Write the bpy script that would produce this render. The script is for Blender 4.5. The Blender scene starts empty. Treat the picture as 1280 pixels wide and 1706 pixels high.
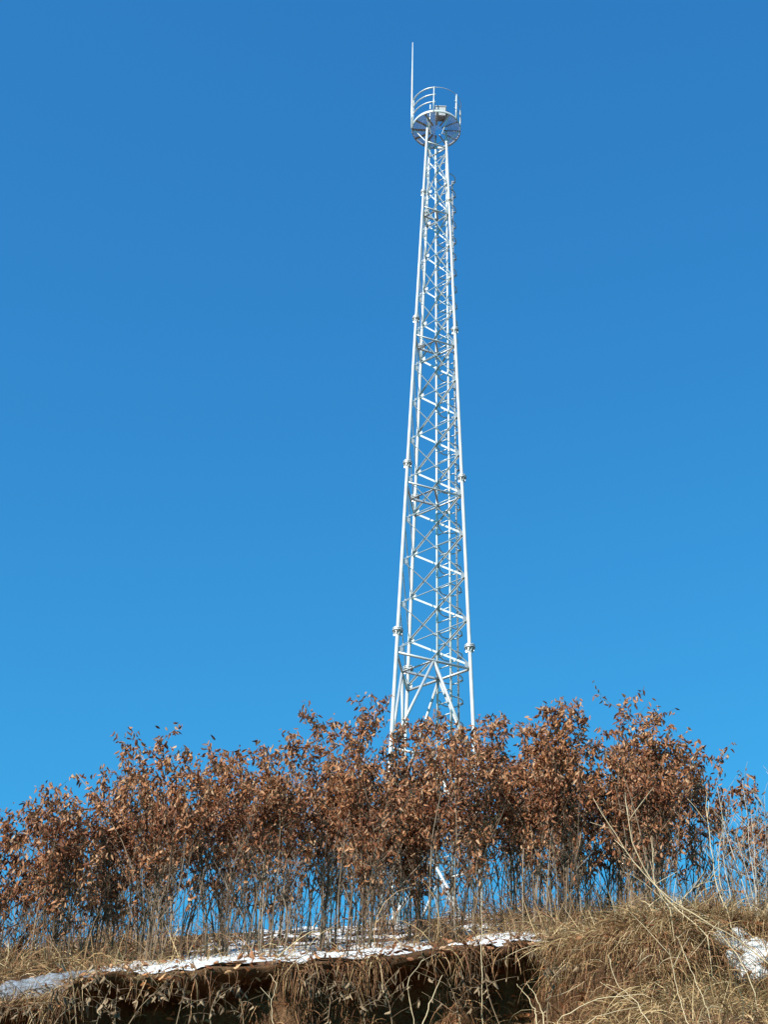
import bpy, math, random
import numpy as np
from mathutils import Vector, Matrix, noise
random.seed(7)
rng = np.random.default_rng(11)
R_ = math.radians
sc = bpy.context.scene
col = sc.collection

# ------------------------------------------------------------------ camera
F = 2681.0; PITCH = R_(34.55); ROLL = R_(2.34); CAMZ = 1.6
cam_d = bpy.data.cameras.new('camera'); cam = bpy.data.objects.new('camera', cam_d); col.objects.link(cam)
cam_d.sensor_fit = 'VERTICAL'; cam_d.sensor_height = 36.0; cam_d.lens = F / 1706 * 36
cam_d.clip_start = 0.1; cam_d.clip_end = 3000
cam.matrix_world = Matrix.Translation((0, 0, CAMZ)) @ Matrix.Rotation(math.pi / 2 + PITCH, 4, 'X') @ Matrix.Rotation(ROLL, 4, 'Z')
sc.camera = cam

def at(px, py, Y):
    """the place in the world, Y metres away, that the survey photo shows at px, py"""
    dx, dy = (px - 640) / F, (py - 853) / F
    c, s = math.cos(ROLL), math.sin(ROLL)
    X, V = c * dx + s * dy, -s * dx + c * dy
    cp, sp = math.cos(PITCH), math.sin(PITCH)
    y, z = cp + V * sp, sp - V * cp
    return np.array((X / y * Y, Y, CAMZ + z / y * Y))

# ------------------------------------------------------------------ materials
def new_mat(name):
    m = bpy.data.materials.new(name); m.use_nodes = True
    nt = m.node_tree; b = nt.nodes['Principled BSDF']
    return m, nt, b
def N(nt, t, **k):
    n = nt.nodes.new(t)
    for a, v in k.items(): setattr(n, a, v)
    return n
def ramp(nt, fac, stops):
    r = N(nt, 'ShaderNodeValToRGB'); e = r.color_ramp.elements
    while len(e) < len(stops): e.new(0.5)
    for el, (p, c) in zip(e, stops): el.position = p; el.color = (*c, 1)
    nt.links.new(fac, r.inputs[0]); return r.outputs[0]
def noise_tex(nt, scale, detail=5, rough=.6, vec=None):
    n = N(nt, 'ShaderNodeTexNoise'); n.inputs['Scale'].default_value = scale
    n.inputs['Detail'].default_value = detail; n.inputs['Roughness'].default_value = rough
    if vec is None: vec = N(nt, 'ShaderNodeTexCoord').outputs['Object']
    nt.links.new(vec, n.inputs['Vector']); return n.outputs['Fac']

def steel(name, c, rough, metal=0.0):
    m, nt, b = new_mat(name)
    f = noise_tex(nt, 6, 6, .7)
    nt.links.new(ramp(nt, f, [(0.25, tuple(v * .8 for v in c)), (.6, c), (.85, tuple(min(.95, v * 1.06) for v in c))]), b.inputs['Base Color'])
    b.inputs['Roughness'].default_value = rough; b.inputs['Metallic'].default_value = metal
    return m
M_leg = steel('galvanised_tube', (.52, .55, .58), .40, .15)
M_brace = steel('galvanised_angle', (.46, .49, .52), .40, .3)
M_deck = steel('galvanised_grating', (.74, .78, .84), .5, .1)
M_box = steel('grey_housing', (.34, .36, .40), .5)
M_dark = steel('dark_lens', (.03, .03, .035), .3)
M_conc = steel('footing_concrete', (.42, .40, .37), .9)

def island_mat(name, stops, rough=.7, trans=0.0, grain=14.0, spec=.3, clump=0.0, clump_stops=None):
    """a colour per loose piece (leaf, blade), with mottling"""
    m, nt, b = new_mat(name)
    g = N(nt, 'ShaderNodeNewGeometry')
    c = ramp(nt, g.outputs['Random Per Island'], stops)
    f = noise_tex(nt, grain, 4, .6)
    mx = N(nt, 'ShaderNodeMix', data_type='RGBA', blend_type='MULTIPLY'); mx.inputs[0].default_value = .6
    nt.links.new(c, mx.inputs[6]); nt.links.new(ramp(nt, f, [(.3, (.55, .5, .48)), (.7, (1.15, 1.12, 1.1))]), mx.inputs[7])
    out = mx.outputs[2]
    if clump_stops:
        f2 = noise_tex(nt, clump, 3, .5)
        mx2 = N(nt, 'ShaderNodeMix', data_type='RGBA', blend_type='MULTIPLY'); mx2.inputs[0].default_value = 1
        nt.links.new(out, mx2.inputs[6]); nt.links.new(ramp(nt, f2, clump_stops), mx2.inputs[7]); out = mx2.outputs[2]
    nt.links.new(out, b.inputs['Base Color']); b.inputs['Roughness'].default_value = rough
    b.inputs['Specular IOR Level'].default_value = spec
    if trans:
        t = N(nt, 'ShaderNodeBsdfTranslucent'); nt.links.new(out, t.inputs['Color'])
        ms = N(nt, 'ShaderNodeMixShader'); ms.inputs[0].default_value = trans
        nt.links.new(b.outputs[0], ms.inputs[1]); nt.links.new(t.outputs[0], ms.inputs[2])
        nt.links.new(ms.outputs[0], nt.nodes['Material Output'].inputs['Surface'])
    return m
M_leaf = island_mat('dead_oak_leaf', [(0, (.10, .043, .027)), (.2, (.24, .10, .052)), (.5, (.39, .177, .087)), (.8, (.53, .29, .16)), (1, (.64, .45, .30))],     .55, .38, 25, .2, 1.1, [(.32, (.70, .60, .58)), (.5, (1., .98, .95)), (.68, (1.2, 1.12, .95))])
M_bark = island_mat('grey_bark', [(0, (.062, .044, .031)), (.5, (.14, .102, .072)), (1, (.28, .22, .165))], .85, 0, 18)
M_grass = island_mat('dry_grass', [(0, (.12, .066, .030)), (.35, (.27, .17, .078)), (.7, (.43, .30, .15)), (1, (.60, .47, .28))], .7, .15, 9)
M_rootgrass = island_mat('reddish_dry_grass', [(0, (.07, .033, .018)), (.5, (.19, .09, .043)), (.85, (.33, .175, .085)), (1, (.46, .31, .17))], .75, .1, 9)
M_weed = island_mat('dry_weed', [(0, (.11, .075, .045)), (.5, (.22, .155, .095)), (1, (.38, .29, .19))], .75, .12, 12)
M_stalk = island_mat('pale_stalk', [(0, (.42, .33, .19)), (1, (.60, .50, .34))], .6, 0, 10)
M_whitetwig = island_mat('pale_twig', [(0, (.26, .23, .20)), (1, (.48, .44, .40))], .7, 0, 10)

m, nt, b = new_mat('earth'); M_earth = m
f = noise_tex(nt, 2.2, 8, .65); f2 = noise_tex(nt, 35, 6, .7)
mx = N(nt, 'ShaderNodeMix', data_type='RGBA', blend_type='MULTIPLY'); mx.inputs[0].default_value = 1
nt.links.new(ramp(nt, f, [(.3, (.065, .037, .023)), (.55, (.14, .08, .047)), (.75, (.23, .15, .092))]), mx.inputs[6])
nt.links.new(ramp(nt, f2, [(.25, (.45, .42, .4)), (.75, (1.3, 1.25, 1.15))]), mx.inputs[7])
nt.links.new(mx.outputs[2], b.inputs['Base Color']); b.inputs['Roughness'].default_value = .95; b.inputs['Specular IOR Level'].default_value = .1
bp = N(nt, 'ShaderNodeBump'); bp.inputs['Strength'].default_value = .9; bp.inputs['Distance'].default_value = .04
nt.links.new(f2, bp.inputs['Height']); nt.links.new(bp.outputs[0], b.inputs['Normal'])

m, nt, b = new_mat('snow'); M_snow = m
f = noise_tex(nt, 20, 8, .72)
nt.links.new(ramp(nt, f, [(.30, (.20, .17, .14)), (.42, (.46, .46, .47)), (.55, (.62, .645, .69)), (.8, (.72, .74, .77))]), b.inputs['Base Color'])
b.inputs['Roughness'].default_value = .6; b.inputs['Subsurface Weight'].default_value = 0
bp = N(nt, 'ShaderNodeBump'); bp.inputs['Strength'].default_value = .6; bp.inputs['Distance'].default_value = .03
nt.links.new(f, bp.inputs['Height']); nt.links.new(bp.outputs[0], b.inputs['Normal'])

m, nt, b = new_mat('shade_tinted_snow'); M_shadesnow = m
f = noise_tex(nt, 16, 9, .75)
nt.links.new(ramp(nt, f, [(.38, (.07, .055, .045)), (.47, (.15, .155, .17)), (.6, (.22, .26, .33)), (.8, (.33, .38, .45))]), b.inputs['Base Color'])  # bluish shade painted into the snow colour; the brown stop is dirt
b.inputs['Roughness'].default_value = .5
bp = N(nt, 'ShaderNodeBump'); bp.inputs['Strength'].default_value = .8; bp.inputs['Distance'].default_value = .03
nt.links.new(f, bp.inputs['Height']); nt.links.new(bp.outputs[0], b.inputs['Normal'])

# ------------------------------------------------------------------ object helpers
def tag(o, label=None, cat=None, group=None, kind=None):
    if label: o['label'] = label
    if cat: o['category'] = cat
    if group: o['group'] = group
    if kind: o['kind'] = kind
    return o
def empty(name, loc):
    o = bpy.data.objects.new(name, None); col.objects.link(o); o.location = loc; o.empty_display_size = .2
    return o

class MB:
    """collects shapes, then links them as ONE mesh object"""
    def __init__(s): s.V = []; s.Fc = []; s.n = 0
    def add(s, v, f):
        v = np.asarray(v, float); s.V.append(v)
        s.Fc += [tuple(i + s.n for i in q) for q in f]; s.n += len(v)
    def tube(s, pts, rad, k=6, cap=True):
        P = np.asarray(pts, float); n = len(P)
        rad = np.broadcast_to(np.asarray(rad, float), (n,))
        T = np.gradient(P, axis=0); T /= np.linalg.norm(T, axis=1)[:, None] + 1e-12
        ref = np.array((0, 0, 1.)) if abs(T[:, 2]).mean() < .8 else np.array((.13, 1., 0))
        A = np.cross(T, ref); A /= np.linalg.norm(A, axis=1)[:, None] + 1e-12
        B = np.cross(T, A)
        a = np.arange(k) * 2 * math.pi / k
        ring = (P[:, None] + rad[:, None, None] * (np.cos(a)[None, :, None] * A[:, None] + np.sin(a)[None, :, None] * B[:, None])).reshape(-1, 3)
        f = []
        for i in range(n - 1):
            for j in range(k):
                j2 = (j + 1) % k
                f.append((i * k + j, i * k + j2, (i + 1) * k + j2, (i + 1) * k + j))
        if cap: f.append(tuple(range(k))[::-1]); f.append(tuple((n - 1) * k + j for j in range(k)))
        s.add(ring, f)
    def bar(s, a, b, w, h, up=(0, 0, 1)):
        a = np.asarray(a, float); b = np.asarray(b, float); t = b - a; t /= np.linalg.norm(t)
        u = np.cross(t, up); u /= np.linalg.norm(u) + 1e-12; v = np.cross(u, t)
        V = [p + u * x * w / 2 + v * y * h / 2 for p in (a, b) for x, y in ((-1, -1), (1, -1), (1, 1), (-1, 1))]
        s.add(V, [(3, 2, 1, 0), (4, 5, 6, 7), (0, 1, 5, 4), (1, 2, 6, 5), (2, 3, 7, 6), (3, 0, 4, 7)])
    def angle(s, a, b, w, t, n1):
        """an L-section steel angle from a to b; n1 is the way one flange faces"""
        a = np.asarray(a, float); b = np.asarray(b, float); d = b - a; d /= np.linalg.norm(d)
        n1 = np.asarray(n1, float); n1 = n1 - d * (n1 @ d); n1 /= np.linalg.norm(n1); u = np.cross(d, n1)
        pr = [(0, 0), (w, 0), (w, t), (t, t), (t, w), (0, w)]
        V = [p + u * (x - w / 2) + n1 * y for p in (a, b) for x, y in pr]
        s.add(V, [(i, (i + 1) % 6, (i + 1) % 6 + 6, i + 6) for i in range(6)] + [(5, 4, 3, 2, 1, 0), (6, 7, 8, 9, 10, 11)])
    def disc(s, c, r, h, k=16, ax=(0, 0, 1)):
        ax = np.asarray(ax, float); ax /= np.linalg.norm(ax); c = np.asarray(c, float)
        s.tube([c - ax * h / 2, c + ax * h / 2], r, k)
    def build(s, name, mat, parent=None, org=None, smooth=True):
        V = np.concatenate(s.V) if s.V else np.zeros((0, 3))
        o_ = np.zeros(3) if org is None else np.asarray(org, float)
        me = bpy.data.meshes.new(name); me.from_pydata((V - o_).tolist(), [], s.Fc); me.materials.append(mat)
        if smooth: me.polygons.foreach_set('use_smooth', [True] * len(me.polygons))
        me.update()
        o = bpy.data.objects.new(name, me); col.objects.link(o)
        if parent is not None: o.parent = parent
        else: o.location = o_
        return o
def np_mesh(name, V, faces, mat, parent=None, org=(0, 0, 0), smooth=False):
    """big meshes straight from arrays; faces: list of (k-columns int arrays)"""
    me = bpy.data.meshes.new(name); V = np.asarray(V, float) - np.asarray(org, float)
    me.vertices.add(len(V)); me.vertices.foreach_set('co', V.ravel())
    tot = sum(f.size for f in faces); me.loops.add(tot)
    me.loops.foreach_set('vertex_index', np.concatenate([f.ravel() for f in faces]).astype(np.int32))
    cnt = np.concatenate([np.full(len(f), f.shape[1]) for f in faces])
    me.polygons.add(len(cnt)); me.polygons.foreach_set('loop_start', np.concatenate([[0], np.cumsum(cnt)[:-1]]).astype(np.int32))
    if smooth: me.polygons.foreach_set('use_smooth', np.ones(len(cnt), bool))
    me.materials.append(mat); me.update(calc_edges=True); me.validate()
    o = bpy.data.objects.new(name, me); col.objects.link(o)
    if parent is not None: o.parent = parent
    else: o.location = tuple(org)
    return o
def sstep(a, b, x): t = np.clip((x - a) / (b - a), 0, 1); return t * t * (3 - 2 * t)

# ------------------------------------------------------------------ terrain
LIPY = 13.5
lip_px = [(-400, 1690), (-150, 1660), (0, 1632), (90, 1624), (160, 1622), (250, 1616), (330, 1613), (430, 1606), (520, 1601), (600, 1594), (700, 1590), (760, 1579), (850, 1570), (910, 1566), (1000, 1562), (1280, 1556), (1600, 1560)]
mnd_px = [(760, 1640), (850, 1600), (910, 1568), (960, 1552), (1020, 1536), (1100, 1524), (1200, 1527), (1280, 1534), (1450, 1560), (1700, 1640)]
_lp = np.array([at(x, y, LIPY) for x, y in lip_px]); _mp = np.array([at(x, y, 11.9) for x, y in mnd_px])
def lip_z(x): return np.interp(x, _lp[:, 0], _lp[:, 2])
def mnd_w(x): return sstep(1.35, 2.15, x) * (1 - sstep(6.5, 8, x))
def mnd_z(x): return np.interp(x, _mp[:, 0], _mp[:, 2])
ET = np.array([(13.5, 19.2), (14.2, 19.28), (16, 19.55), (19, 19.95), (23, 20.2), (28, 20.2), (33.5, 19.95), (38, 19.3)])
def terr_c(Y): return CAMZ + Y * np.tan(np.radians(np.interp(Y, ET[:, 0], ET[:, 1])))
def terr_rise(Y): return terr_c(np.minimum(Y, 38.)) - terr_c(LIPY) + np.where(Y > 38, -(Y - 38) * .12, 0)
def ground(x, Y):
    """height of the terrace at x, Y (behind the lip)"""
    x = np.asarray(x, float); Y = np.asarray(Y, float)
    t = lip_z(x) + terr_rise(np.maximum(Y, LIPY)) + np.minimum(Y - LIPY, 0) * .3
    w = mnd_w(x) * (1 - sstep(12.3, 15.2, Y))
    return t * (1 - w) + (mnd_z(x) + (Y - 11.9) * .12) * w
hol_tab = np.array([(-9, .4), (-4.2, .35), (-3.4, .62), (-2.9, .6), (-2.55, .35), (-2.2, .5), (-1.6, .6), (-1.2, .62), (-.95, .32), (-.5, .2), (-.1, .25), (.2, .6), (.5, .65), (.62, .35), (.9, .3), (1.1, .5), (1.5, .6), (1.75, .4), (2.1, .1), (9, .1)])
xs = np.unique(np.concatenate([np.linspace(-300, -12, 9), np.linspace(-12, -5, 30), np.linspace(-5, 5, 190), np.linspace(5, 12, 30), np.linspace(12, 300, 9)]))
def profile(x):
    mw = float(mnd_w(x)); h = float(np.interp(x, hol_tab[:, 0], hol_tab[:, 1])) * .9 * (1 + .25 * noise.noise(Vector((x * 1.7, 3.1, 0))))
    zl = float(lip_z(x)); Yl = LIPY + .16 * noise.noise(Vector((x * 1.3, 0, 7))) + .07 * noise.noise(Vector((x * 5, 0, 2))); Hb = 1.15
    zl -= .21 * float(sstep(-3.7, -3.2, x) * (1 - sstep(-2.62, -2.35, x)))
    zl += .03 * noise.noise(Vector((x * 4.5, 5, 0)))
    a = [(Yl - 9, zl - Hb - 4.1), (Yl - 5, zl - Hb - 2.1), (Yl - 2.2, zl - Hb - .75), (Yl - .7, zl - Hb - .22), (Yl - .05 + h * .4, zl - Hb + .05), (Yl + h * .9, zl - Hb * .72), (Yl + h, zl - Hb * .42), (Yl + h * .72, zl - .17), (Yl - .03, zl - .10), (Yl - .07, zl - .05), (Yl + .04, zl)]
    zm = float(mnd_z(x)); Ym = 11.9; Hm = .98
    mm = [(Ym - 8, zl - 5.0), (Ym - 4.2, zm - Hm - 1.55), (Ym - 2.0, zm - Hm - .55), (Ym - 1.0, zm - Hm - .05), (Ym - .62, zm - Hm + .05), (Ym - .5, zm - Hm * .72), (Ym - .46, zm - Hm * .5), (Ym - .40, zm - Hm * .3), (Ym - .28, zm - .13), (Ym - .15, zm - .05), (Ym + .04, zm)]
    pts = [((1 - mw) * p[0] + mw * q[0], (1 - mw) * p[1] + mw * q[1]) for p, q in zip(a, mm)]
    pts = [(-300, -2.), (-40, -.3), (-3, 0.), (2.5, .1)] + pts
    sub = [2, 2, 2, 4, 6, 6, 6, 6, 6, 6, 5, 5, 3, 2]
    out = []
    for (p, q, n) in zip(pts[:-1], pts[1:], sub):
        out += [(p[0] + (q[0] - p[0]) * i / n, p[1] + (q[1] - p[1]) * i / n) for i in range(n)]
    out.append(pts[-1]); y0 = pts[-1][0]
    nb = len(out)
    for d in [.1, .25, .45, .7, 1, 1.4, 1.8, 2.3, 2.9, 3.5, 4.2, 5, 6, 7, 8, 9.5, 11, 13, 15, 17, 19, 21, 23, 25.5, 30, 40, 60, 100, 200, 400]:
        Y = y0 + d; z = float(ground(x, Y))
        if d < .5: z = z * sstep(0, .5, d) + pts[-1][1] * (1 - sstep(0, .5, d))
        out.append((Y, float(z)))
    return out, nb
cols = [profile(x) for x in xs]; NB = cols[0][1]; NR = len(cols[0][0])
TV = np.zeros((len(xs), NR, 3))
for i, x in enumerate(xs):
    for j, (Y, z) in enumerate(cols[i][0]):
        a = .10 if 8 < j < NB - 8 else .05
        if j > NB: a = .035
        if Y > 45 or Y < 0: a = 0
        v = Vector((x * 3.1, Y * 3.1, z * 3.1)); w = noise.noise(v) + .5 * noise.noise(v * 2.7)
        TV[i, j] = (x + .5 * a * noise.noise(v + Vector((9, 0, 0))), Y - a * w * (0.3 if j > NB else 1), z + a * .6 * noise.noise(v + Vector((0, 7, 0))))
idx = np.arange(len(xs) * NR).reshape(len(xs), NR)
quads = np.stack([idx[:-1, :-1], idx[1:, :-1], idx[1:, 1:], idx[:-1, 1:]], -1).reshape(-1, 4)
terrain = np_mesh('terrain', TV.reshape(-1, 3), [quads], M_earth, smooth=True)
tag(terrain, kind='structure')
from mathutils.bvhtree import BVHTree
bvh = BVHTree.FromPolygons(TV.reshape(-1, 3).tolist(), quads.tolist())
def drop(x, Y, top=60):
    h = bvh.ray_cast(Vector((x, Y, top)), Vector((0, 0, -1)))
    return h[0].z if h[0] else float(ground(x, Y))
def hit(px, py):
    d = at(px, py, 10.) - np.array((0, 0, CAMZ)); h = bvh.ray_cast(Vector((0, 0, CAMZ)), Vector(d).normalized())
    return h

# snow lying on the terrace: a sheet that dips under the soil where there is none
sx = np.linspace(-9, 7, 260); sy = np.concatenate([np.linspace(-.02, 1.2, 26), np.linspace(1.28, 11, 70)])
SV = np.zeros((len(sx), len(sy), 3))
bias_x = np.array([(-9, -.5), (-3.3, -.55), (-2.5, -.6), (-2.1, -.4), (-1.85, .1), (-1.6, .3), (-1., .42), (-.4, .3), (0, .15), (.4, .3), (.62, .15), (.7, -.3), (.95, -.3), (1.05, .35), (1.55, .45), (1.8, -.4), (7, -.6)])
lipYs = np.array([cols[i][0][NB - 1][0] for i in range(len(xs))])
for i, x in enumerate(sx):
    y0 = float(np.interp(x, xs, lipYs)); bx = float(np.interp(x, bias_x[:, 0], bias_x[:, 1]))
    for j, dy in enumerate(sy):
        Y = y0 + dy; v = Vector((x * 1.6, Y * 1.1, 4))
        n = noise.noise(v) + .6 * noise.noise(v * 2.6) + .5 * noise.noise(v * 7.1) + bx * (1 if dy < .7 else .9) - .35 * float(sstep(2.2, 4, dy))
        n = max(-.6, min(.75, n))
        SV[i, j] = (x, Y, drop(x, Y) + (.055 * n if n > 0 else .08 * n))
si = np.arange(len(sx) * len(sy)).reshape(len(sx), len(sy))
sq = np.stack([si[:-1, :-1], si[1:, :-1], si[1:, 1:], si[:-1, 1:]], -1).reshape(-1, 4)
tag(np_mesh('snow', SV.reshape(-1, 3), [sq], M_snow, smooth=True), kind='stuff')

PATCHES = []
def snow_patch(blobs, size, jmin, label, mat, thick):
    """lumps of old snow that sank into one another: one sheet draped on the slope"""
    C = [np.array(hit(x, y)[0]) for x, y, r in blobs]; rr = [r for x, y, r in blobs]
    c = np.mean(C, axis=0); PATCHES.append((C, rr))
    ii = np.where(np.abs(xs - c[0]) < size)[0]; d = np.linalg.norm(TV[ii] - c, axis=2); jj = np.where(d.min(0) < size)[0]
    jj = jj[jj >= jmin + NB]; VAL = np.zeros((90, 70))
    U = np.linspace(ii[0], ii[-1], 90); mc = TV[ii[len(ii) // 2], jj[0]:jj[-1] + 1]; al = np.concatenate([[0], np.cumsum(np.linalg.norm(np.diff(mc, axis=0), axis=1))]); W = np.interp(np.linspace(0, al[-1], 70), al, np.arange(jj[0], jj[-1] + 1)); V = np.zeros((90, 70, 3))
    for a, u in enumerate(U):
        for b, v in enumerate(W):
            i0 = min(int(u), len(xs) - 2); j0 = min(int(v), NR - 2); fu, fv = u - i0, v - j0
            V[a, b] = (TV[i0, j0] * (1 - fu) + TV[i0 + 1, j0] * fu) * (1 - fv) + (TV[i0, j0 + 1] * (1 - fu) + TV[i0 + 1, j0 + 1] * fu) * fv
    nn = np.cross(np.gradient(V, axis=0), np.gradient(V, axis=1)); nn /= np.linalg.norm(nn, axis=2)[..., None] + 1e-9
    if nn[..., 2].mean() < 0: nn = -nn
    for a in range(90):
        for b in range(70):
            p = V[a, b]; q = Vector(p)
            val = max(1 - (np.linalg.norm(p - k) / r) ** 2 for k, r in zip(C, rr)) + .45 * noise.noise(q * 5) + .5 * noise.noise(q * 12) + .35 * noise.noise(q * 27)
            val = max(-.6, min(.8, val)); V[a, b] = p + nn[a, b] * (thick * val if val > 0 else .10 * val) + np.array((0, -.02, .015)) * max(val, 0); VAL[a, b] = val
    si = np.arange(90 * 70).reshape(90, 70)
    q = np.stack([si[:-1, :-1], si[1:, :-1], si[1:, 1:], si[:-1, 1:]], -1).reshape(-1, 4)
    q = q[VAL.reshape(-1)[q].max(1) > -.25]; left = {tuple(f) for f in q.tolist()}; by = {}; best = []
    for f in left:
        for v in f: by.setdefault(v, []).append(f)
    while left:                                                     # the one connected piece that is largest
        st = [left.pop()]; comp = []
        while st:
            f = st.pop(); comp.append(f)
            for v in f:
                for g in by[v]:
                    if g in left: left.remove(g); st.append(g)
        if len(comp) > len(best): best = comp
    q = np.array(best); used = np.unique(q); mp = np.zeros(90 * 70, int); mp[used] = np.arange(len(used)); V = V.reshape(-1, 3)[used]; q = mp[q]
    return tag(np_mesh('snow_patch', V, [q], mat, org=c, smooth=True), label, 'snow patch')
snow_patch([(22, 1650, .15), (52, 1645, .18), (85, 1640, .19), (118, 1637, .19), (148, 1628, .14), (168, 1624, .09)], .85, -5, 'patch of old snow, bluish shade painted in, sagging over the bank edge at the left', M_shadesnow, .025)
snow_patch([(1203, 1564, .07), (1230, 1570, .11), (1258, 1578, .09), (1222, 1598, .08), (1236, 1622, .07), (1248, 1600, .08), (1272, 1588, .11), (1266, 1622, .07)], .6, -30, 'white snow patch lying on the grassy mound at the right', M_snow, .02)

# ------------------------------------------------------------------ leaves
def leaf_template():
    st = [(.0, 0), (.28, .85), (.58, 1.), (.84, .55), (1., 0)]
    V = []; 
    for k, (t, w) in enumerate(st):
        x = t; z = -.22 * math.sin(t * 2.2) * t                      # the midrib curls
        if w == 0: V.append((x, 0, z))
        else: V += [(x, 0, z), (x, -.23 * w, z + .13 * w), (x, .23 * w, z + .15 * w)]
    tri = [(0, 2, 1), (0, 1, 3), (7, 8, 10), (9, 7, 10)]
    qd = [(1, 2, 5, 4), (3, 1, 4, 6), (4, 5, 8, 7), (6, 4, 7, 9)]
    return np.array(V), np.array(tri), np.array(qd)
LT = leaf_template()
def leaves_arrays(pos, direc, length, width=1.0, curl=1.0):
    """pos, direc (n,3), length (n,) -> vertices and faces of n curled leaves"""
    V0, tri, qd = LT; n = len(pos)
    d = direc / (np.linalg.norm(direc, axis=1)[:, None] + 1e-9)
    r = rng.normal(size=(n, 3)); u = np.cross(d, r); u /= np.linalg.norm(u, axis=1)[:, None] + 1e-9; w = np.cross(d, u)
    wd = width * rng.uniform(.65, 1.25, n); cz = curl * rng.uniform(.3, 1.9, n)
    T = np.broadcast_to(V0, (n, *V0.shape)) * length[:, None, None]
    V = pos[:, None] + T[..., 0:1] * d[:, None] + T[..., 1:2] * u[:, None] * wd[:, None, None] + T[..., 2:3] * w[:, None] * cz[:, None, None]
    off = (np.arange(n) * len(V0))[:, None, None]
    return V.reshape(-1, 3), [(tri[None] + off).reshape(-1, 3), (qd[None] + off).reshape(-1, 4)]

# ------------------------------------------------------------------ oak shrubs
def wobble_path(a, b, n, amp, bow=None):
    t = np.linspace(0, 1, n)[:, None]; a = np.asarray(a, float); b = np.asarray(b, float)
    P = a + (b - a) * t
    if bow is not None: P += np.asarray(bow) * (4 * t * (1 - t))
    wv = rng.normal(size=(n, 3)) * amp * np.linalg.norm(b - a); wv[0] = 0; wv[:, 2] *= .3
    wv = np.cumsum(wv, axis=0) * .6
    return P + wv * np.sin(np.pi * t)

def make_shrub(base, tops, leaf_z, label, group, n_extra=6, spread=.35, leafy=1.0, bark=None, leaf=None, leaf_mat=None, drop_top=.5):
    root = empty('oak_shrub', tuple(base)); tag(root, label, 'shrub', group)
    wood = MB(); LP, LD, LL = [], [], []
    tops = [np.array(t, float) for t in tops]; H = max(t[2] for t in tops) - base[2]
    tg = list(tops)
    for k in range(n_extra):
        t = random.choice(tops); c = np.array((base[0] + random.gauss(0, spread), base[1] + random.gauss(0, spread * .9), 0))
        c[2] = t[2] - random.uniform(.12, drop_top) * H * .8
        tg.append(c)
    lz0 = leaf_z
    for si_, t in enumerate(tg):
        leaf_z = lz0 + random.gauss(-.07, .24)
        st = np.array(base) + np.array((random.gauss(0, .16), random.gauss(0, .16), -.06))
        mid = random.gauss(0, .05)
        P = wobble_path(st, t, 10, .008, ((t[0] - st[0]) * -.25 + mid, mid, 0))
        h = t[2] - st[2]; r0 = random.choice((random.uniform(.0035, .0065), random.uniform(.006, .0108))) * (.7 + .15 * h)
        rad = np.linspace(r0, .0028, 10); wood.tube(P, rad, 5)
        nb = int(random.uniform(12, 19) * h / 2.2)
        for q in range(nb):
            s = random.uniform(.22, .97); x = s * 9; i = min(8, int(x)); p = P[i] + (P[i + 1] - P[i]) * (x - i)
            ang = random.uniform(0, 6.283); L = random.uniform(.18, .55) * (1.25 - .75 * s) * (.7 + .2 * h)
            dz = random.uniform(.35, 1.3)
            if p[2] < leaf_z - .12:                                 # few side twigs low down, and those steep
                if random.random() < .22: continue
                dz += .8; L *= .8
            dv = np.array((math.cos(ang), math.sin(ang), dz)); dv /= np.linalg.norm(dv)
            B = wobble_path(p, p + dv * L, 5, .05); wood.tube(B, np.linspace(.0045 * (1.2 - .5 * s) + .001, .0016, 5), 4)
            if p[2] + dv[2] * L * .5 < leaf_z + random.gauss(0, .14):
                if random.random() < .24:
                    nl = random.randint(2, 6)
                else: continue
            else: nl = int(random.uniform(14, 24) * leafy * (.6 + L))
            for _ in range(nl):
                v = random.uniform(.25, 1.05) * 4; i2 = min(3, int(v)); pp = B[i2] + (B[i2 + 1] - B[i2]) * (v - i2)
                LP.append(pp + rng.normal(size=3) * .028); LD.append((random.gauss(0, .42) + dv[0] * .25, random.gauss(0, .42) + dv[1] * .25, random.uniform(-1.6, -.15))); LL.append(random.uniform(.045, .077))
        # leaves along the leading shoot
        for _ in range(int(46 * leafy)):
            s = 1 - abs(random.gauss(0, .14)); 
            if s < .55: continue
            x = s * 9; i = min(8, int(x)); p = P[i] + (P[i + 1] - P[i]) * (x - i)
            if p[2] < leaf_z: continue
            if si_ < len(tops) and random.random() < .8:
                LP.append(p + rng.normal(size=3) * .04); LD.append((random.gauss(0, .5), random.gauss(0, .5), random.uniform(-1.3, .3))); LL.append(random.uniform(.045, .08))
            LP.append(p + rng.normal(size=3) * .022 * (1 + 2 * (1 - s))); LD.append((random.gauss(0, .45), random.gauss(0, .45), random.uniform(-1.4, .3))); LL.append(random.uniform(.045, .077))
    wood.build('stem', bark or M_bark, root, base)
    V, fc = leaves_arrays(np.array(LP), np.array(LD), np.array(LL), .78, 1.3)
    np_mesh('crown', V, fc, leaf_mat or M_leaf, root, base)
    return len(LP)

def base_at(px, Y):
    p = at(px, 1590, Y)
    return np.array((p[0], Y, drop(p[0], Y)))
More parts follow.
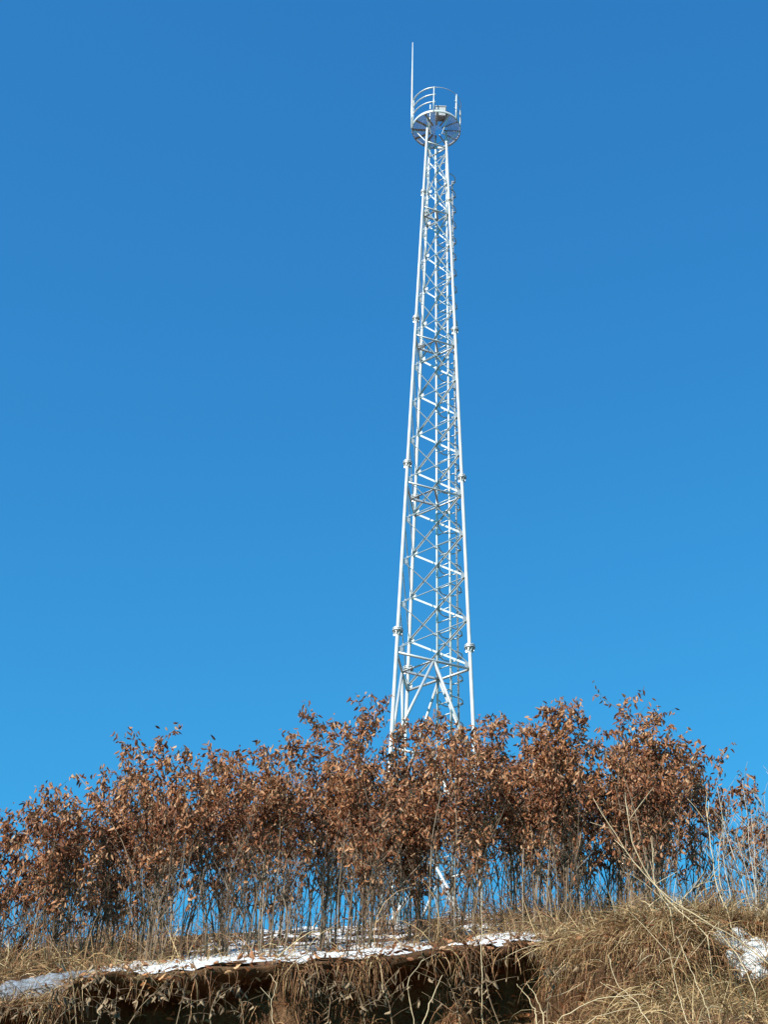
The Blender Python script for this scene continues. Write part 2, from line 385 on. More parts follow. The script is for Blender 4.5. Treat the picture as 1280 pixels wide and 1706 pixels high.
# front row: place along the row, distance, shoots that stand out against the sky, lowest leaves, its own description
GF = 'oak shrubs along the front of the thicket'
front = [
 (-25, 15.3, [(-30, 1350), (18, 1352)], 1530, 'oak shrub cut by the left edge with brown leaves nearly to the ground'),
 (80, 15.0, [(45, 1338), (68, 1308), (125, 1328)], 1500, 'low brown-leaved oak shrub behind the bluish snow patch'),
 (170, 15.6, [(150, 1318), (172, 1292), (196, 1300)], 1455, 'oak shrub stepping up between low left shrub and twin-peaked shrub'),
 (245, 15.2, [(222, 1218), (266, 1225), (205, 1238)], 1405, 'twin-peaked brown oak shrub, first tall one from the left'),
 (335, 15.6, [(308, 1246), (350, 1240), (372, 1262)], 1400, 'flat-topped brown oak shrub right beside the twin-peaked shrub'),
 (430, 15.1, [(398, 1246), (440, 1240), (462, 1248)], 1385, 'rust-brown oak shrub over the widest strip of snow'),
 (520, 15.5, [(487, 1222), (522, 1186), (556, 1196)], 1370, 'oak shrub with one tall thin shoot, left of the tower by two shrubs'),
 (605, 15.0, [(580, 1215), (603, 1192), (634, 1172)], 1405, 'oak shrub just left of the leftmost tower leg'),
 (690, 15.4, [(668, 1212), (694, 1206), (712, 1200)], 1420, 'dense red-brown oak shrub in front of the leftmost tower leg'),
 (765, 15.1, [(738, 1198), (762, 1212), (800, 1200)], 1380, 'dense red-brown oak shrub hiding the tower ladder foot'),
 (845, 15.5, [(812, 1196), (835, 1186), (868, 1205)], 1375, 'brown oak shrub just right of the right tower leg'),
 (935, 15.2, [(905, 1172), (938, 1164), (974, 1184), (890, 1214), (922, 1178), (955, 1180)], 1375, 'broad blocky oak shrub, tall one next right of the tower'),
 (1035, 15.6, [(1022, 1240), (1043, 1158), (1062, 1222)], 1380, 'oak shrub with a lone tall spike of leaves above the mound'),
 (1100, 15.1, [(1080, 1196), (1094, 1184), (1118, 1204), (1140, 1238)], 1400, 'thick brown oak shrub next to the lone spike, above the mound'),
 (1185, 15.5, [(1170, 1262), (1205, 1248), (1150, 1252)], 1350, 'thin olive-brown oak shrub with sky showing through, above right snow'),
 (1255, 15.2, [(1236, 1288), (1258, 1308)], 1380, 'sparse dark-leaved oak shrub at the right edge'),
]
sil = np.array([p for f_ in front for p in f_[2]]); sil = sil[np.argsort(sil[:, 0])]
lowsil = lambda px: np.interp(px, sil[:, 0], sil[:, 1])
nleaf = 0
for (px, Y, tops, lz, lab) in front:
    b_ = base_at(px, Y); T = [at(x, y, Y + random.uniform(-.2, .2)) for x, y in tops]
    edge = px > 1150
    nleaf += make_shrub(b_, T, at(px, lz, Y)[2], lab, GF, 7 if edge else 14, .28 if edge else .36, .6 if edge else .95)
for r_, (Y0, n, lab, g) in enumerate([(17.6, 14, 'brown-leaved oak shrub deeper in the thicket, seen through the front row', 'oak shrubs deeper in the thicket'), (21.5, 17, 'brown-leaved oak shrub deeper in the thicket, seen through the front row', 'oak shrubs deeper in the thicket')]):
    for k in range(n):
        px = -40 + (1320 / (n - 1)) * k + random.uniform(-25, 25); Y = Y0 + random.uniform(-.9, .9)
        b_ = base_at(px, Y); tp = []
        for _ in range(3):
            x = px + random.uniform(-45, 45); tp.append(at(x, lowsil(x) + random.uniform(34, 105), Y))
        nleaf += make_shrub(b_, tp, at(px, 1395 + random.uniform(-20, 25), Y)[2], lab, g, 5 if 715 < px < 830 else 17 if px < 1150 else 4, .38, .42 if 715 < px < 830 else .6 if px < 1150 else .5)
print('leaves', nleaf)

# pale leafless shrub at the right edge
def bare_shrub(px, Y, tops, label):
    b_ = base_at(px, Y); root = empty('bare_shrub', tuple(b_)); tag(root, label, 'shrub')
    w = MB()
    for (x, y) in tops:
        t = at(x, y, Y + random.uniform(-.4, .3)); P = wobble_path(b_ + np.array((random.gauss(0, .08), random.gauss(0, .08), -.05)), t, 9, .012, (random.uniform(-.08, .08), 0, 0))
        w.tube(P, np.linspace(.0065, .002, 9), 5)
        for _ in range(13):
            s = random.uniform(.25, .98) * 8; i = min(7, int(s)); p = P[i] + (P[i + 1] - P[i]) * (s - i); a = random.uniform(0, 6.28); L = random.uniform(.12, .4)
            d = np.array((math.cos(a) * .7, math.sin(a) * .7, random.uniform(.4, 1.2))); w.tube(wobble_path(p, p + d * L, 4, .05), np.linspace(.003, .0012, 4), 4)
    w.build('stem', M_whitetwig, root, b_)
bare_shrub(1262, 13.9, [(1196, 1310), (1208, 1365), (1238, 1300), (1252, 1350), (1275, 1325), (1300, 1300), (1228, 1390)], 'pale whitish leafless shrub at the right edge above the snow patch')

# ------------------------------------------------------------------ grass
def blades(P, D, L, W, droop, K=6):
    n = len(P); d = D / (np.linalg.norm(D, axis=1)[:, None] + 1e-9); p = P.copy(); pts = [p.copy()]
    curl = rng.normal(size=(n, 3)) * .17
    for k in range(K - 1):
        d = d + np.array((0, 0, -1.)) * droop[:, None] / K * (1 + k * .5) + curl
        d /= np.linalg.norm(d, axis=1)[:, None]; p = p + d * (L / (K - 1))[:, None]; pts.append(p.copy())
    S = np.stack(pts, 1)                                            # n,K,3
    s = np.cross(S[:, -1] - S[:, 0], rng.normal(size=(n, 3))); s /= np.linalg.norm(s, axis=1)[:, None] + 1e-9
    wk = np.array([.8, 1, .95, .8, .55, .12])[:K]
    off = s[:, None] * (W[:, None] * wk[None])[..., None] * .5
    V = np.stack([S - off, S + off], 2).reshape(-1, 3)
    b0 = (np.arange(n) * K * 2)[:, None]; k = np.arange(K - 1)[None] * 2
    q = np.stack([b0 + k, b0 + k + 1, b0 + k + 3, b0 + k + 2], -1).reshape(-1, 4)
    return V, [q]
def surf_pts(n, x0, x1, j0, j1, dens=None):
    """n points on the terrain sheet between profile rows j0..j1, with normals"""
    u = rng.uniform(x0, x1, n * 3); v = rng.uniform(j0, j1, n * 3)
    if dens is not None: keep = rng.uniform(0, 1, n * 3) < dens(u, (v - j0) / (j1 - j0)); u, v = u[keep], v[keep]
    u, v = u[:n], v[:n]
    fi = np.interp(u, xs, np.arange(len(xs))); i = np.clip(fi.astype(int), 0, len(xs) - 2); fi = (fi - i)[:, None]
    j = np.clip(v.astype(int), 0, NR - 2); fj = (v - j)[:, None]
    A, B, C, Dd = TV[i, j], TV[i + 1, j], TV[i, j + 1], TV[i + 1, j + 1]
    P = (A * (1 - fi) + B * fi) * (1 - fj) + (C * (1 - fi) + Dd * fi) * fj
    nn = np.cross(B - A, C - A); nn /= np.linalg.norm(nn, axis=1)[:, None] + 1e-9
    return P, nn
def tuft(name, n, x0, x1, j0, j1, mat, Lr, Wr, up, out, side, dr, dens=None):
    P, nn = surf_pts(n, x0, x1, j0, j1, dens)
    ok = np.ones(len(P), bool)
    for C, rr in PATCHES:
        for c, r in zip(C, rr): ok &= (np.linalg.norm(P - c, axis=1) > r * .6) & ~((np.abs(P[:, 0] - c[0]) < r * .7) & (P[:, 2] > c[2]) & (P[:, 2] < c[2] + r * 1.2) & (P[:, 1] < c[1] + r * 1.5) & (rng.uniform(size=len(P)) < .8))
    P, nn = P[ok], nn[ok]; n = len(P)
    cl = np.array([[noise.noise(Vector((p[0] * 2.2 + 5 * a, p[1] * 2.2, p[2] * 2.2 + a))) for a in (0, 1)] for p in P])
    D = np.zeros((n, 3)); D[:, 2] = up; D[:, 1] = -out; D[:, :2] += cl * .7; D += rng.normal(size=(n, 3)) * side
    V, f = blades(P - nn * .01, D, rng.uniform(*Lr, n), rng.uniform(*Wr, n), rng.uniform(*dr, n))
    return tag(np_mesh(name, V, f, mat), kind='stuff')
gapx = lambda t: (lambda u, v: np.interp(u, [a for a, _ in t], [b for _, b in t]))
# fringe hanging from the turf edge
lipg = gapx([(-5, .3), (-3.5, .12), (-2.8, .1), (-2.6, .6), (-2.2, .6), (-1.7, .18), (-1.2, .08), (-.95, .45), (-.7, 1), (0, .9), (.18, .15), (.48, .12), (.6, 1), (.95, 1), (1.1, .3), (1.6, .45), (1.9, 1), (2.3, .6)])
def lipd(u, v): return lipg(u, v) * np.clip([.55 + 1.5 * noise.noise(Vector((a * 3.3, 1.5, 0))) + .8 * noise.noise(Vector((a * 9, 4, 0))) for a in u], .04, 1)
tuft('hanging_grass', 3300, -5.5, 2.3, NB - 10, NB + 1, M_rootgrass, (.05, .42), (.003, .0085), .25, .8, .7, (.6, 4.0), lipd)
tuft('hanging_straw', 650, -5.5, 2.4, NB - 8, NB + 2, M_grass, (.12, .45), (.004, .009), .5, .9, .6, (.8, 3.6), lipd)
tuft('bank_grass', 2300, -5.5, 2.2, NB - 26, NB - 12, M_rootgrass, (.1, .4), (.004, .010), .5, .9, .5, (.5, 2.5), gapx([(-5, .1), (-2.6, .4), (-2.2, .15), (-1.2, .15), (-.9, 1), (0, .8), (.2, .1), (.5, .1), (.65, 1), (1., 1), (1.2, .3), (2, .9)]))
tuft('slope_grass', 1000, -5.5, 4.6, NB - 40, NB - 22, M_grass, (.15, .45), (.003, .008), .9, .2, .6, (.2, 2.))
# the mound
tuft('mound_grass', 15000, 1.5, 5.6, NB - 14, NB + 6, M_grass, (.1, .42), (.003, .0065), .5, .6, .8, (.1, 2.2))
tuft('mound_straw', 900, 1.5, 5.6, NB - 20, NB + 4, M_stalk, (.2, .6), (.0025, .006), .5, .7, .9, (.05, 1.2))
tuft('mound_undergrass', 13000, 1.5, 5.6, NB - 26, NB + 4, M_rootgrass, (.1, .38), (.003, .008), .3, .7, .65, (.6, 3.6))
tuft('foreground_grass', 14000, .8, 5.2, NB - 38, NB - 20, M_grass, (.12, .5), (.003, .008), .7, .3, .8, (.4, 3.))
tuft('near_grass', 9000, .6, 4.6, NB - 44, NB - 24, M_grass, (.1, .4), (.003, .007), .7, .2, .8, (.2, 2.6))
tuft('near_brown_grass', 7000, .6, 4.6, NB - 44, NB - 24, M_rootgrass, (.1, .35), (.003, .007), .6, .2, .8, (.2, 2.6))
tuft('lip_grass', 2600, -6, -1.7, NB - 3, NB + 5, M_grass, (.08, .3), (.003, .007), .8, .6, .6, (.4, 2.6))
tuft('lip_grass', 1500, -6, -1.9, NB - 3, NB + 5, M_rootgrass, (.08, .3), (.003, .007), .7, .6, .6, (.4, 2.6))
tuft('lip_litter', 3200, -4.6, -2.3, NB - 2, NB + 8, M_grass, (.08, .32), (.003, .007), .8, .4, .7, (.3, 2.4))
tuft('lip_litter', 3200, -4.6, -2.3, NB - 3, NB + 8, M_rootgrass, (.08, .3), (.003, .007), .7, .5, .7, (.3, 2.6))
# dry growth among the stems
ug = lambda u, v: np.clip(np.interp(u, [-5, -3.2, -2.4, -1.6, -.6, 0, .5, 1.2, 2, 5], [1, 1, .32, .16, .12, .15, .25, .4, 1, 1]), 0, 1)
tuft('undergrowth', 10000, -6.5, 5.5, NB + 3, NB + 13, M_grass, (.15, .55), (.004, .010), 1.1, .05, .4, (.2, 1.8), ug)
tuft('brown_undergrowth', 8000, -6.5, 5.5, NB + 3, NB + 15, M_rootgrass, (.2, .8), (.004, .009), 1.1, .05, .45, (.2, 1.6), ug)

P, nn = surf_pts(2600, -6, 5, NB - 20, NB + 12)
V, fc = leaves_arrays(P + nn * .02 + np.array((0, 0, .012)), rng.normal(size=(len(P), 3)) * np.array((1, 1, .3)), rng.uniform(.05, .09, len(P)), .9, 1.2)
tag(np_mesh('fallen_leaves', V, fc, M_leaf), kind='stuff')

# ------------------------------------------------------------------ weeds and stalks on the bank
def pxpath(pts):
    P = np.array([at(*p) for p in pts]); n = len(P); t = np.linspace(0, n - 1, 14); out = []
    for v in t:
        i = min(n - 2, int(v)); f_ = v - i
        p0, p1, p2, p3 = P[max(0, i - 1)], P[i], P[i + 1], P[min(n - 1, i + 2)]
        out.append(.5 * ((2 * p1) + (p2 - p0) * f_ + (2 * p0 - 5 * p1 + 4 * p2 - p3) * f_ ** 2 + (3 * p1 - p0 - 3 * p2 + p3) * f_ ** 3))
    return np.array(out)
def rooted(P):
    """carry the foot of a stalk down to the soil"""
    p = P[0]; z = drop(p[0], p[1]); 
    if p[2] > z - .02: P = np.vstack([[p[0] + .02, p[1] - .02, z - .06], P])
    return P
def stalk(pts, r, label, twigs=0, group=None, name='dead_stalk', mat=None):
    P = rooted(pxpath(pts)); n = len(P); m_ = MB(); m_.tube(P + rng.normal(size=P.shape) * .004, np.linspace(r, r * .35, n) * .68, 5)
    if twigs:
        t_ = m_
        for _ in range(twigs):
            s = random.uniform(.3, .95) * (n - 1); i = min(n - 2, int(s)); p = P[i] + (P[i + 1] - P[i]) * (s - i); d = (P[i + 1] - P[i]); d /= np.linalg.norm(d) + 1e-9
            q = p + (d * random.uniform(.3, .9) + np.array((random.gauss(0, .5), random.gauss(0, .3), random.uniform(-.2, .7)))) * random.uniform(.08, .26)
            t_.tube(wobble_path(p, q, 4, .04), np.linspace(r * .4, r * .2, 4), 4)
    o = m_.build(name, mat or M_stalk, None, P[0]); tag(o, label, 'stalk', group)
    return o
YM = 11.0
GS = 'long dead stalks on the mound'
stalk([(1290, 1612, YM), (1225, 1562, YM), (1180, 1538, YM), (1110, 1490, YM + .1), (1060, 1440, YM + .2), (1030, 1395, YM + .3), (988, 1330, YM + .4)], .0075, 'longest pale dead stalk arching up left across the mound from the right edge', 5, GS)
stalk([(1180, 1560, YM + .3), (1105, 1490, YM + .4), (1070, 1440, YM + .4), (1052, 1390, YM + .4), (1046, 1345, YM + .5)], .008, 'pale dead stalk curving up from the longest stalk above the mound', 4, GS)
stalk([(1120, 1520, YM + .4), (1092, 1468, YM + .4), (1090, 1412, YM + .5)], .006, 'short upright dead stalk standing behind the longest stalk', 3, GS)
stalk([(1215, 1530, YM + .5), (1195, 1470, YM + .6), (1188, 1420, YM + .6), (1178, 1350, YM + .7), (1180, 1320, YM + .7)], .007, 'tall thin straight stalk rising out of the mound top into the leaves', 3, GS)
stalk([(1205, 1500, YM + .6), (1198, 1430, YM + .6), (1208, 1358, YM + .6)], .006, 'tan upright stalk right beside the tall thin straight stalk', 2, GS)
stalk([(1135, 1500, YM + .5), (1165, 1475, YM + .5), (1202, 1464, YM + .5)], .006, 'pale stalk lying sideways with small upright shoots above the mound', 6, GS)
stalk([(1260, 1665, YM - .5), (1235, 1600, YM - .4), (1200, 1555, YM - .2), (1185, 1540, YM)], .005, 'thin stalk slanting over the right snow patch', 2, GS)
stalk([(1090, 1716, YM - 1), (1060, 1670, YM - .9), (1030, 1640, YM - .8), (1014, 1590, YM - .7)], .0055, 'tan stalk leaning left on the dark front of the mound', 1, GS)
stalk([(1150, 1716, YM - 1), (1130, 1650, YM - .8), (1115, 1580, YM - .7)], .005, 'thin tan stalk leaning left, in the middle of the mound front', 2, GS)
stalk([(1180, 1680, YM - .9), (1150, 1610, YM - .8), (1128, 1560, YM - .7)], .0045, 'brown stalk on the mound front below the longest stalk', 2, GS)
stalk([(930, 1700, YM - .6), (985, 1668, YM - .7), (1060, 1658, YM - .8), (1085, 1662, YM - .9)], .0065, 'bent straw stalk arching low over the bottom right grass', 0, GS)
stalk([(960, 1716, YM - 1), (1010, 1690, YM - 1), (1070, 1676, YM - 1)], .006, 'lowest bent straw stalk lying on the bottom right grass', 0, GS)
GB = 'dead stalks in front of the earth bank'
YB = 12.9
stalk([(700, 1716, YB), (722, 1660, YB), (738, 1625, YB)], .010, 'thick broken stalk slanting right below the snow, in front of a dark hollow', 0, GB)
stalk([(804, 1720, YB), (804, 1640, YB - .1), (803, 1560, YB), (803, 1500, YB)], .007, 'straight upright thin stalk below the right tower leg', 1, GB)
stalk([(895, 1690, YB - .4), (878, 1660, YB - .4), (862, 1640, YB - .4)], .008, 'left one of two short broken straw stubs by the dark burrow', 0, GB)
stalk([(905, 1690, YB - .4), (890, 1655, YB - .4), (877, 1636, YB - .4)], .008, 'right one of two short broken straw stubs by the dark burrow', 0, GB)
stalk([(455, 1706, YB), (452, 1670, YB), (460, 1640, YB + .1), (448, 1622, YB + .3)], .006, 'wavy root stalk hanging down the dark hollow below the snow strip', 1, GB)
stalk([(690, 1700, YB), (680, 1640, YB), (700, 1605, YB + .2), (706, 1597, YB + .3), (695, 1596, YB + .3)], .006, 'hooked root hanging from the turf edge beside a dark hollow', 2, GB)

def weed(pts, label, nleaf=26, side=7, r=.005):
    """dead weed: stem, side branches, rows of withered leaves hanging from them"""
    P = rooted(pxpath(pts)); n = len(P); root = empty('dead_weed', tuple(P[0])); tag(root, label, 'weed', 'dead weeds in front of the earth bank')
    w = MB(); w.tube(P, np.linspace(r, r * .35, n), 5); LP, LD, LL = [], [], []
    for _ in range(side):
        s = random.uniform(.35, 1) * (n - 1); i = min(n - 2, int(s)); p = P[i] + (P[i + 1] - P[i]) * (s - i)
        q = p + np.array((random.choice((-1, 1)) * random.uniform(.08, .3), random.uniform(-.15, .05), random.uniform(-.05, .2)))
        B = wobble_path(p, q, 5, .07, (0, 0, .02)); w.tube(B, np.linspace(r * .5, r * .2, 5), 4)
        for k in range(max(2, nleaf // side)):
            v = random.uniform(.3, 1) * 4; j = min(3, int(v)); LP.append(B[j] + (B[j + 1] - B[j]) * (v - j)); LD.append((random.gauss(0, .25), random.gauss(0, .25), -1)); LL.append(random.uniform(.03, .08))
    for k in range(nleaf // 2):
        s = random.uniform(.3, 1) * (n - 1); i = min(n - 2, int(s)); LP.append(P[i]); LD.append((random.gauss(0, .5), random.gauss(0, .4), -.9)); LL.append(random.uniform(.03, .075))
    w.build('stem', M_weed, root, P[0])
    V, fc = leaves_arrays(np.array(LP), np.array(LD), np.array(LL), .38, 1.8); np_mesh('withered_leaves', V, fc, M_weed, root, P[0])
YW = 12.6
weed([(-5, 1720, YW), (5, 1690, YW), (28, 1680, YW), (24, 1700, YW)], 'looped dead weed in the bottom left corner', 14, 4)
weed([(58, 1725, YW), (52, 1690, YW), (40, 1655, YW)], 'dead weed standing below the left snow patch', 22, 6)
weed([(80, 1725, YW), (98, 1695, YW), (124, 1674, YW), (140, 1668, YW)], 'dead weed bending right beside the tall grey stem at the left', 18, 5)
weed([(128, 1725, YW), (124, 1670, YW), (118, 1620, YW), (108, 1590, YW)], 'tall grey dead weed stem crossing the left snow patch', 10, 3, .0065)
weed([(156, 1725, YW), (168, 1680, YW), (186, 1640, YW)], 'slanting dead weed right of the left snow patch', 24, 6)
weed([(190, 1725, YW), (192, 1680, YW), (196, 1640, YW)], 'upright dead weed with withered leaves right of the slanting weed', 34, 8)
weed([(205, 1722, YW), (232, 1680, YW), (262, 1650, YW), (285, 1630, YW)], 'long dead weed leaning right under the first snow strip', 30, 8)
weed([(290, 1722, YW), (302, 1670, YW), (312, 1628, YW)], 'thin dead weed in front of the dark earth below the flat-topped shrub', 14, 5)
weed([(352, 1725, YW), (352, 1680, YW), (372, 1640, YW)], 'forked dead weed before the large dark hollow', 22, 7)
weed([(408, 1725, YW), (402, 1675, YW), (396, 1640, YW)], 'dead weed standing at the middle of the large dark hollow', 12, 5)
weed([(545, 1722, YW), (550, 1670, YW), (556, 1635, YW)], 'dead weed hanging among the first clump of reddish turf grass', 30, 8)
weed([(610, 1720, YW), (602, 1670, YW), (585, 1635, YW)], 'dead weed left of the second clump of reddish turf grass', 16, 6)
weed([(655, 1722, YW), (650, 1680, YW), (640, 1640, YW)], 'dead weed with many withered leaves left of the hooked root', 34, 9)
weed([(770, 1725, YW), (760, 1670, YW), (745, 1630, YW)], 'dead weed in the tan grass right of the hooked root', 30, 8)
weed([(840, 1725, YW), (815, 1660, YW), (808, 1610, YW)], 'dead weed left of the dark burrow', 18, 6)
weed([(912, 1690, YW - .4), (916, 1660, YW - .4), (935, 1610, YW - .4)], 'dead weed right of the dark burrow', 22, 7)

# ------------------------------------------------------------------ the tower
TX, TD, TZF = 1.122, 33.54, 19.17 + CAMZ                            # axis, distance, height of the lowest flange in clear view
def rad(h): return 1.0696 - .04024 * h
PHI = [R_(80.33), R_(200.33), R_(320.33)]                           # right leg, far leg, left leg
def legp(k, h, extra=0.0):
    r = rad(h) + extra
    return np.array((TX - .0036 * h + r * math.sin(PHI[k]), TD - r * math.cos(PHI[k]), TZF + h))
HB, HT = -7.5, 17.9
tower_base = np.array((TX, TD, drop(TX, TD)))
HB = min(HB, tower_base[2] - TZF)
tower = empty('lattice_tower', tuple(tower_base))
tag(tower, 'tall white three-legged lattice tower with a round top platform, rising behind the brown thicket', 'tower')
for k in range(3):
    m_ = MB()
    hs = np.array([HB - .3, -5, 0, 5, 10, 15, HT]); m_.tube([legp(k, h) for h in hs], np.interp(hs, [HB, HT], [.050, .036]), 14)
    lg = m_.build('leg', M_leg, tower, tower_base)
    for h in (-5, 0, 5, 10, 15):
        ax = legp(k, h + .1) - legp(k, h); m_ = MB(); rr = .13 - .003 * h
        for d in (-.022, .022): m_.disc(legp(k, h) + ax / np.linalg.norm(ax) * d, rr, .026, 20, ax)
        for a in range(8):
            a_ = a * math.pi / 4; c = legp(k, h) + np.array((math.cos(a_), math.sin(a_), 0)) * rr * .78
            m_.tube([c - (0, 0, .06), c + (0, 0, .06)], .012, 6)
            c2 = legp(k, h) + np.array((math.cos(a_ + .39), math.sin(a_ + .39), 0)) * rr * .45
            m_.bar(c2 - (0, 0, .13), c2 - (0, 0, .036), .008, rr * .7, (math.cos(a_ + .39), math.sin(a_ + .39), 0))
        m_.build('flange', M_brace, lg, tower_base, False)
    m_ = MB(); f_ = legp(k, HB); zz = drop(f_[0], f_[1]); m_.bar((f_[0], f_[1], zz - .4), (f_[0], f_[1], max(zz, f_[2] - .1) + .12), .6, .6, (0, 1, 0)); m_.build('footing', M_conc, tower, tower_base, False)
def face_n(k, k2):
    m_ = (legp(k, 0) + legp(k2, 0)) / 2 - np.array((TX, TD, TZF)); m_[2] = 0; return m_ / np.linalg.norm(m_)
faces = [(1, 0), (2, 1), (0, 2)]
def inset(a, b, d=.05):
    t = (b - a) / np.linalg.norm(b - a); return a + t * d, b - t * d
def gusset(m_, k, h, to, n):
    p = legp(k, h); t = to - p; t[2] = 0; t /= np.linalg.norm(t)
    m_.bar(p + t * .04 + n * .004, p + t * .15 + n * .004, .012, .11, (0, 0, 1))
hn = [-.5 + 1.25 * i for i in range(15)]
for (a, b) in faces:
    n = face_n(a, b)
    for h0, h1 in zip(hn[:-1], hn[1:]):
        m_ = MB(); w = .048 if h0 < 9 else .038
        if (a, b) != (1, 0):                                        # slim tie rods in the two faces turned to the viewer
            for p, q in ((legp(a, h1), legp(b, h0)), (legp(a, h0), legp(b, h1))): m_.tube(inset(p, q), .0135, 6)
            m_.tube([(legp(a, h0) + legp(b, h1)) / 2 - n * .02, (legp(a, h0) + legp(b, h1)) / 2 + n * .02], .03, 8)
            gusset(m_, a, h0, legp(b, h0), n); gusset(m_, b, h0, legp(a, h0), n)
            m_.build('cross_brace', M_brace, tower, tower_base, False); continue
        m_.angle(*inset(legp(a, h1), legp(b, h0)), w, .008, n); m_.angle(*inset(legp(a, h0), legp(b, h1)), w * .8, .008, -n)
        gusset(m_, a, h0, legp(b, h0), n); gusset(m_, b, h0, legp(a, h0), n)
        m_.build('cross_brace', M_brace, tower, tower_base, False)
    for h in (-5.6, -3.1, -.6, 4.4, 9.4, 14.4, 17.2):
        m_ = MB(); p, q = inset(legp(a, h), legp(b, h)); m_.tube([p, q], .032 if h < 0 else .024, 8)
        m_.build('horizontal_brace', M_brace, tower, tower_base)
    for h0, h1 in ((-3.1, -.6), (-5.6, -3.1), (HB, -5.6)):
        m_ = MB(); mid = (legp(a, h1) + legp(b, h1)) / 2
        for k in (a, b): m_.tube(inset(legp(k, h0), mid, .04), .036, 8)
        m_.build('inverted_brace', M_brace, tower, tower_base)
for h in (-.6, 4.4, 9.4, 14.4):                                     # ties across the inside at each joint
    m_ = MB(); c = [(legp(a, h) + legp(b, h)) / 2 for a, b in faces]
    for i in range(3): m_.angle(c[i], c[(i + 1) % 3], .05, .007, (0, 0, 1))
    m_.build('plan_brace', M_brace, tower, tower_base, False)
# ladder in the far right face, with its safety cage outside
DAR = legp(0, 0) - legp(1, 0); DAR /= np.linalg.norm(DAR); NAR = face_n(1, 0)
def ladp(h, t, o): 
    c = np.array((TX - .0036 * h, TD, TZF + h)) + NAR * (rad(h) / 2 + o); return c + DAR * (t + np.interp(h, [0, 13], [.16, .09]))
lad = empty('ladder', (0, 0, 0)); lad.parent = tower
LH0, LH1 = HB + .3, 17.9
for s in (-.2, .2):
    m_ = MB(); m_.tube([ladp(LH0, s, .03), ladp(LH1, s, .03)], .030, 8); m_.build('rail', M_leg, lad, tower_base)
h = LH0 + .2
while h < LH1 - .1:
    m_ = MB(); m_.tube([ladp(h, -.2, .03), ladp(h, .2, .03)], .015, 6); m_.build('rung', M_brace, lad, tower_base); h += .32
cage = empty('safety_cage', (0, 0, 0)); cage.parent = tower
CR = .27
hoops = np.arange(-4.2, 16.6, .62)
def cagep(h, a): return ladp(h, math.sin(a) * CR, .03 + .10 + CR * (1 - math.cos(a) * -1) - .10)
for h in hoops:
    m_ = MB(); A = np.linspace(-2.3, 2.3, 13)
    m_.tube([ladp(h, -.2, .03)] + [ladp(h, math.sin(a) * CR, .03 + CR + math.cos(a) * CR) for a in A] + [ladp(h, .2, .03)], .016, 5); m_.build('hoop', M_brace, cage, tower_base)
for a in (-1.5, -.3, .6):
    m_ = MB(); q = CR - (.085 if a == .6 else 0); P = [ladp(h, math.sin(a) * q, .03 + CR + math.cos(a) * q) for h in (hoops[0], hoops[-1])]; m_.tube(P, .024 if a == .6 else .009, 6)
    if a == .6:
        for h in hoops: m_.tube([P[0] + (P[1] - P[0]) * ((h - hoops[0]) / (hoops[-1] - hoops[0])), ladp(h, math.sin(a) * (CR + .03), .03 + CR + math.cos(a) * (CR + .03))], .018, 5); m_.build('strap', M_leg, cage, tower_base)

# platform
PZ = 18.05; PC = np.array((TX + .055 - .0036 * PZ, TD, TZF + PZ)); PR = .74
plat = empty('platform', (0, 0, 0)); plat.parent = tower
def ring(a0, a1, r, z, n=40):
    return [PC + np.array((r * math.sin(a), -r * math.cos(a), z)) for a in np.linspace(a0, a1, n)]
m_ = MB()
V = []; n = 56
for r, z in ((PR, -.05), (PR, .05), (PR - .012, .05), (PR - .012, -.05)): V += ring(0, 2 * math.pi * (1 - 1 / n), r, z, n)
m_.add(V, [(q * n + i, q * n + (i + 1) % n, ((q + 1) % 4) * n + (i + 1) % n, ((q + 1) % 4) * n + i) for q in range(4) for i in range(n)]); m_.build('rim', M_leg, plat, tower_base)
m_ = MB()
for x in np.arange(-PR + .03, PR, .034):
    L = math.sqrt(max(0, (PR - .015) ** 2 - x * x))
    if abs(x - .15) < .17:
        m_.bar(PC + (x, -L, .02), PC + (x, .02, .02), .006, .03); continue
    m_.bar(PC + (x, -L, .02), PC + (x, L, .02), .014, .03)
m_.build('grating', M_deck, plat, tower_base, False)
m_ = MB()
for a in np.arange(0, 6.28, math.pi / 6):
    d = np.array((math.sin(a), -math.cos(a), 0)); m_.angle(PC + d * .2 + (0, 0, -.02), PC + d * (PR - .012) + (0, 0, -.02), .05, .006, (0, 0, -1))
for a in np.arange(math.pi / 6, 6.28, math.pi / 3):
    d = np.array((math.sin(a), -math.cos(a), 0)); m_.tube([PC + d * .33 + (0, 0, -.5), PC + d * (PR - .08) + (0, 0, -.06)], .016, 6)
m_.build('bracket', M_brace, plat, tower_base, False)
rl = empty('guard_rail', (0, 0, 0)); rl.parent = tower
for z, a0, a1, r in ((1.04, 4.5, 6.2, .024), (.72, 4.5, 6.2, .022), (.40, 4.5, 6.2, .022), (1.04, 6.2, 7.9, .010), (.72, 7.05, 8.1, .012), (.40, 7.05, 8.1, .012)):
    m_ = MB(); m_.tube(ring(a0, a1, PR, z, 30), r, 6); m_.build('rail', M_leg, rl, tower_base)
for a, r in ((.89, .028), (1.72, .016), (4.5, .020), (4.98, .018), (6.12, .018)):
    d = np.array((math.sin(a), -math.cos(a), 0)) * PR; m_ = MB(); m_.tube([PC + d + (0, 0, -.03), PC + d + (0, 0, 1.06)], r, 6); m_.build('post', M_leg, rl, tower_base)
m_ = MB(); p = PC + np.array((-.2, -.12, 0)); m_.tube([p + (0, 0, -.1), p + (0, 0, .95)], .024, 8); m_.build('stub_mast', M_leg, plat, tower_base)
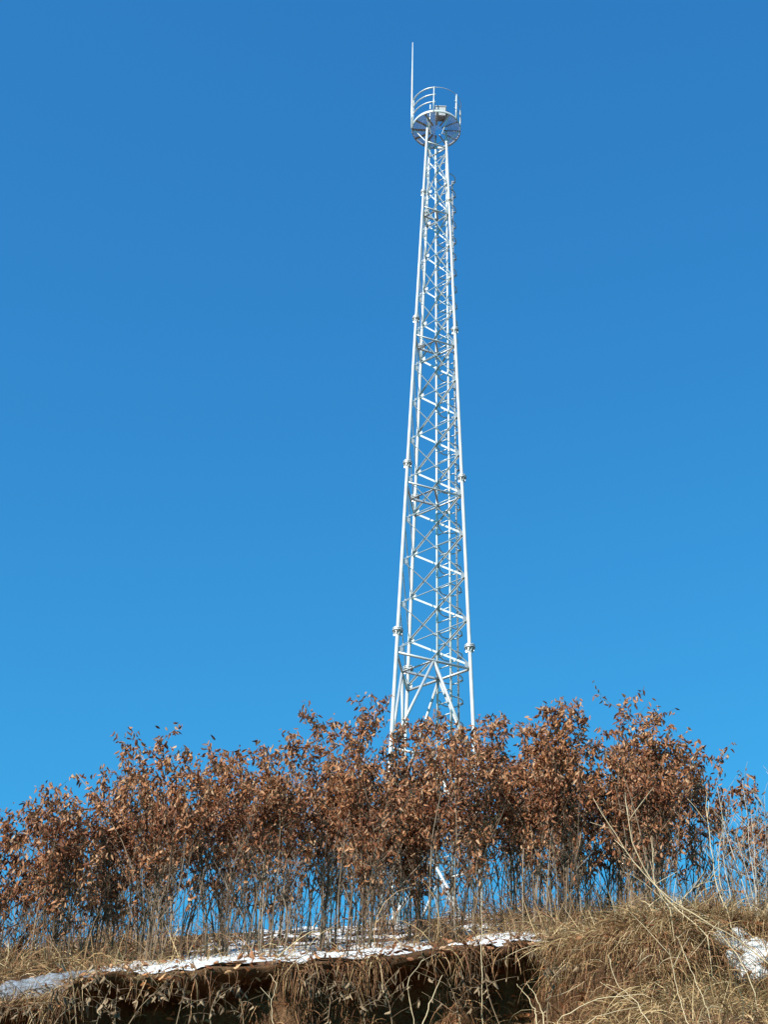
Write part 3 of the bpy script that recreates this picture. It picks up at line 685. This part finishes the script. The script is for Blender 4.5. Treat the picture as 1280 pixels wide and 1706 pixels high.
# lightning rod on the left of the platform
p0 = PC + np.array((-PR - .005, .0, .0)); p1 = at(688, 71, p0[1])
m_ = MB(); P = [p0 + (p1 - p0) * t for t in (0, .25, .26, .6, .61, 1)]; m_.tube(P, [.033, .033, .030, .028, .026, .014], 8)
m_.tube([p0 + (.0, 0, .05), p0 + (.05, 0, .05)], .02, 6); m_.build('lightning_rod', M_leg, tower, tower_base)
# instrument housing and lamp on the deck
m_ = MB(); c = PC + np.array((.10, -.42, .04)); m_.bar(c, c + (0, 0, .36), .30, .26, (0, 1, 0)); m_.bar(c + (0, 0, .36), c + (0, 0, .39), .34, .30, (0, 1, 0))
hb = m_.build('instrument_box', M_box, plat, tower_base, False)
m_ = MB(); c = PC + np.array((.30, -.40, .04)); m_.tube([c, c + (0, 0, .2)], .02, 6); m_.tube([c + (-.02, .12, .26), c + (0, -.02, .26), c + (.0, -.04, .26)], [.07, .075, .05], 12); m_.build('camera_head', M_dark, plat, tower_base)

# ------------------------------------------------------------------ light
SA, SE = R_(40), R_(33)                                             # sun: behind the camera, round to the left
sd = Vector((-math.sin(SA) * math.cos(SE), -math.cos(SA) * math.cos(SE), math.sin(SE)))
sun = bpy.data.lights.new('sun', 'SUN'); sun.energy = 5.0; sun.angle = R_(.53); sun.color = (1, .92, .80)
so = bpy.data.objects.new('sun', sun); col.objects.link(so); so.rotation_euler = sd.to_track_quat('Z', 'Y').to_euler(); so.location = (-10, -10, 40)
w = bpy.data.worlds.new('World'); sc.world = w; w.use_nodes = True; nt = w.node_tree
bg = nt.nodes['Background']; sky = N(nt, 'ShaderNodeTexSky', sky_type='NISHITA')
sky.sun_disc = False; sky.sun_elevation = SE; sky.sun_rotation = math.pi + SA
sky.air_density = 1.0; sky.dust_density = .3; sky.ozone_density = 2.5; sky.altitude = 300
tint = N(nt, 'ShaderNodeMix', data_type='RGBA', blend_type='MULTIPLY'); tint.inputs[0].default_value = 1; tint.inputs[7].default_value = (.185, .79, 1.39, 1)
sp = N(nt, 'ShaderNodeSeparateColor'); cb = N(nt, 'ShaderNodeCombineColor'); nt.links.new(sky.outputs[0], sp.inputs[0])
for ch, ex in enumerate((.85, .95, .65)):                           # softer fall-off from the horizon up than the clear-air model gives
    pw = N(nt, 'ShaderNodeMath', operation='POWER'); pw.inputs[1].default_value = ex
    nt.links.new(sp.outputs[ch], pw.inputs[0]); nt.links.new(pw.outputs[0], cb.inputs[ch])
nt.links.new(cb.outputs[0], tint.inputs[6]); nt.links.new(tint.outputs[2], bg.inputs['Color']); bg.inputs['Strength'].default_value = .142
sc.view_settings.view_transform = 'Standard'; sc.view_settings.look = 'None'; sc.view_settings.exposure = .8; sc.view_settings.gamma = 1
sc.cycles.max_bounces = 6; sc.cycles.transparent_max_bounces = 4
